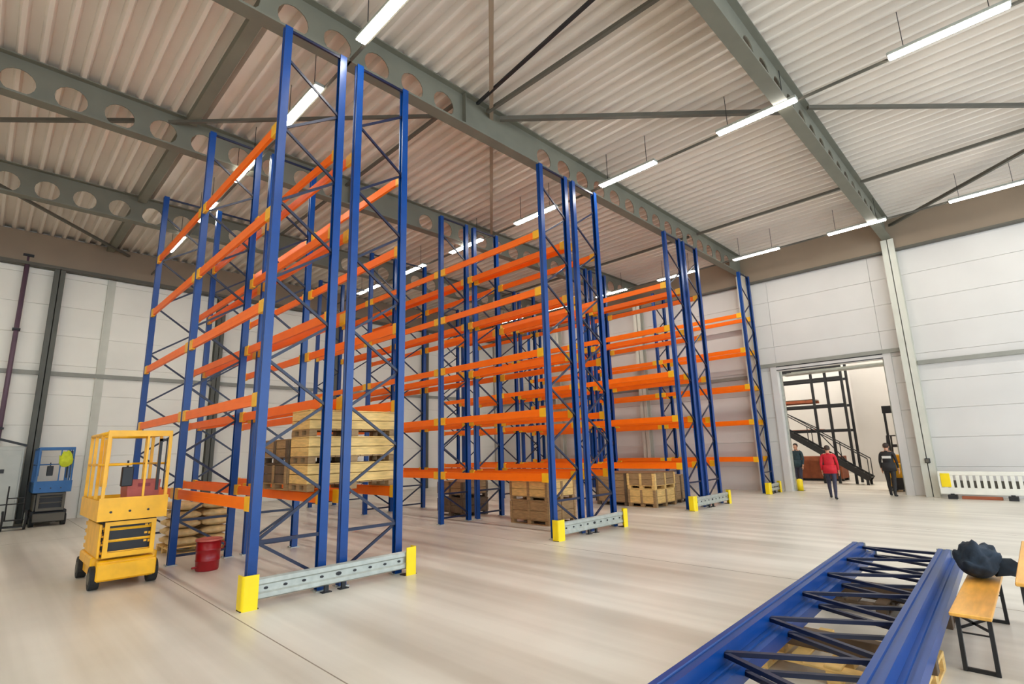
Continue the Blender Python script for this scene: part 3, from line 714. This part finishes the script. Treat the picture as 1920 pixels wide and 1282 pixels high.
obj('body', MB().box(0, 1.5, 0, .78, .18, 1.0, .05).box(.9, 1.5, 0, .78, 1.0, 1.3, .04), LIFTY, t)
for (wx, wy) in ((.25, -.02), (.25, .68), (1.2, -.02), (1.2, .68)):
    pts = [(wx+.2*math.cos(2*PI*k/16), .2+.2*math.sin(2*PI*k/16)) for k in range(16)]
    obj('wheel', MB().prism(pts, wy, wy+.12, 1), RUBBER, t)
obj('mast', MB().box(-.12, -.04, .22, .29, .05, 3.1).box(-.12, -.04, .52, .59, .05, 3.1).box(-.14, -.02, .20, .61, 2.85, 3.12).box(-.12, -.04, .3, .5, 1.6, 1.7), BLACK, t)
obj('fork', MB().box(-1.1, -.16, .12, .22, .1, .14), BLACK, t); obj('fork', MB().box(-1.1, -.16, .54, .64, .1, .14), BLACK, t)
obj('fork_carriage', MB().box(-.16, -.12, .08, .68, .08, .5), BLACK, t)
obj('overhead_guard', MB().bar((.25, .06, 1.0), (.4, .1, 2.0), .05).bar((.25, .72, 1.0), (.4, .68, 2.0), .05).bar((1.3, .06, 1.3), (1.2, .1, 2.0), .05).bar((1.3, .72, 1.3), (1.2, .68, 2.0), .05).box(.38, 1.22, .08, .70, 2.0, 2.04), BLACK, t)

# ------------------------------------------------------------------ people
def skin_mesh(name, verts, edges, mats, assign, sub=2):
    me = bpy.data.meshes.new(name+'_src'); me.from_pydata([v[0] for v in verts], edges, [])
    o = bpy.data.objects.new(name, me); C.objects.link(o)
    o.modifiers.new('skin', 'SKIN'); sv = me.skin_vertices[0].data
    for i, v in enumerate(verts):
        r = v[1]; sv[i].radius = r if isinstance(r, tuple) else (r, r); sv[i].use_root = (i == 0)
    s_ = o.modifiers.new('sub', 'SUBSURF'); s_.levels = sub; s_.render_levels = sub
    dg = bpy.context.evaluated_depsgraph_get(); dg.update()
    m2 = bpy.data.meshes.new_from_object(o.evaluated_get(dg))
    bpy.data.objects.remove(o); bpy.data.meshes.remove(me)
    m2.name = name; m2.materials.clear()
    for m in mats: m2.materials.append(m)
    for p in m2.polygons:
        p.use_smooth = True; p.material_index = assign(p.center)
    return m2
def person(x, y, rz, hgt, top, legs, hairm, label, stride=.18, arm=.1, stripe=False, cap=None):
    # faces +X in local space, 1.75 m tall before scaling
    t = thing('person', label, 'person', (x, y, 0), rz, 'workers on foot')
    t.scale = (hgt/1.75,)*3
    s = stride
    V = [((0, 0, .95), (.125, .17)), ((0, 0, 1.10), (.12, .16)), ((0, 0, 1.28), (.13, .185)), ((0, 0, 1.42), (.095, .16)), ((.0, 0, 1.50), (.055, .058)), ((.015, 0, 1.58), (.065, .062)), ((.02, 0, 1.66), (.092, .078)), ((.01, 0, 1.735), (.07, .06))]
    E_ = [(0, 1), (1, 2), (2, 3), (3, 4), (4, 5), (5, 6), (6, 7)]
    def chain(a, pts):
        for p, r in pts:
            V.append((p, r)); E_.append((a, len(V)-1)); a = len(V)-1
        return a
    for sd, dx in ((1, s), (-1, -s)):
        chain(0, [((.0, .095*sd, .86), .095), ((dx*.55+.02, .10*sd, .50), .066), ((dx*.6-.01, .10*sd, .36), .062), ((dx*.9-(.06 if dx < 0 else 0), .10*sd, .10), .042), ((dx*.9-(.06 if dx < 0 else 0), .10*sd, .05), .045), ((dx*.9+.15-(.06 if dx < 0 else 0), .115*sd, .035), (.033, .042))])
        chain(3, [((0, .19*sd, 1.42), .062), ((-dx*arm*1.5, .235*sd, 1.15), .045), ((-dx*arm*1.5+.08, .24*sd, .93), .034), ((-dx*arm*1.5+.10, .24*sd, .87), (.03, .022))])
    def assign(c):
        if c.z > 1.49: return 0
        if c.z < .085: return 3
        if abs(c.y) > .19 and c.z < .94: return 0
        if c.z > .88: return 1
        return 2
    me = skin_mesh('body', V, E_, [SKIN, top, legs, RUBBER], assign)
    body = link('body', me, t)
    # hands with separate fingers
    for sd, dx in ((1, s), (-1, -s)):
        bx, by = -dx*arm*1.5+.10, .24*sd
        hv = [((bx, by, .88), (.026, .018)), ((bx+.01, by, .82), (.034, .016))]; he = [(0, 1)]
        for k, (fx, fl) in enumerate(((.028, .055), (.010, .065), (-.008, .06), (-.026, .048))):
            n0 = len(hv); hv += [((bx+.01+fx, by, .80), .009), ((bx+.016+fx, by-.004*sd, .80-fl*.55), .0085), ((bx+.012+fx, by-.014*sd, .80-fl), .007)]
            he += [(1, n0), (n0, n0+1), (n0+1, n0+2)]
        n0 = len(hv); hv += [((bx+.045, by-.01*sd, .835), .010), ((bx+.062, by-.015*sd, .80), .009)]; he += [(0, n0), (n0, n0+1)]
        link('hand', skin_mesh('hand', hv, he, [SKIN], lambda c: 0, 1), t)
    # hair, ears, nose, eyes
    bm = bmesh.new(); bmesh.ops.create_icosphere(bm, subdivisions=3, radius=1)
    for v in bm.verts:
        p = v.co.copy(); v.co = Vector((p.x*.108-.006, p.y*.09, p.z*.098))
        if p.x > .25 and p.z < .45: v.co.x = min(v.co.x, .05); v.co *= .7
    mh = bpy.data.meshes.new('hair'); bm.to_mesh(mh); bm.free(); mh.materials.append(cap or hairm)
    for p in mh.polygons: p.use_smooth = True
    link('hair' if not cap else 'cap', mh, t, (.012, 0, 1.69))
    obj('nose', MB().add([(.095, -.013, 1.625), (.095, .013, 1.625), (.095, 0, 1.675), (.125, 0, 1.632)], [(0, 1, 3), (1, 2, 3), (2, 0, 3), (0, 2, 1)]), SKIN, t)
    for sd in (1, -1):
        obj('ear', MB().tube([(.01, .078*sd, 1.615), (.005, .09*sd, 1.645), (.012, .08*sd, 1.67)], [.008, .014, .008], 6), SKIN, t, smooth=True)
        obj('eye', MB().tube([(.088, .03*sd, 1.66), (.1, .03*sd, 1.66)], .011, 8), WHT, t)
    obj('mouth', MB().bar((.098, -.022, 1.598), (.098, .022, 1.598), .012, .008), PINK, t)
    # jacket hem and collar
    hem = MB(); n = 20
    r1 = [(.145*math.cos(2*PI*k/n), .20*math.sin(2*PI*k/n)) for k in range(n)]; r0 = [(.155*math.cos(2*PI*k/n), .215*math.sin(2*PI*k/n)) for k in range(n)]
    vs = [(a, b_, .84) for a, b_ in r0] + [(a, b_, 1.12) for a, b_ in r1]
    hem.add(vs, [(k, (k+1) % n, n+(k+1) % n, n+k) for k in range(n)]); h_ = obj('jacket_hem', hem, top, t, smooth=True)
    so = h_.modifiers.new('s', 'SOLIDIFY'); so.thickness = .008
    obj('collar', MB().tube([(-.005, 0, 1.46), (-.005, 0, 1.52)], [.085, .075], 16), top, t, smooth=True)
    if stripe: obj('reflective_strip', MB().box(-.150, -.112, -.13, .13, 1.26, 1.34, .006), WHT, t)
    return t
person(20.3, 5.15, math.radians(8), 1.72, REDJ, DENIM, HAIR, 'person in a red jacket walking away towards the doorway', .30)
person(22.0, 3.78, math.radians(-5), 1.74, BLKC, BLKC, HAIR, 'person in black with a white back strip at the right door jamb', .14, .1, True)
person(24.2, 7.3, math.radians(170), 1.8, TEALC, DENIM, HAIR, 'person in dark clothes half hidden behind the left door jamb', .10)
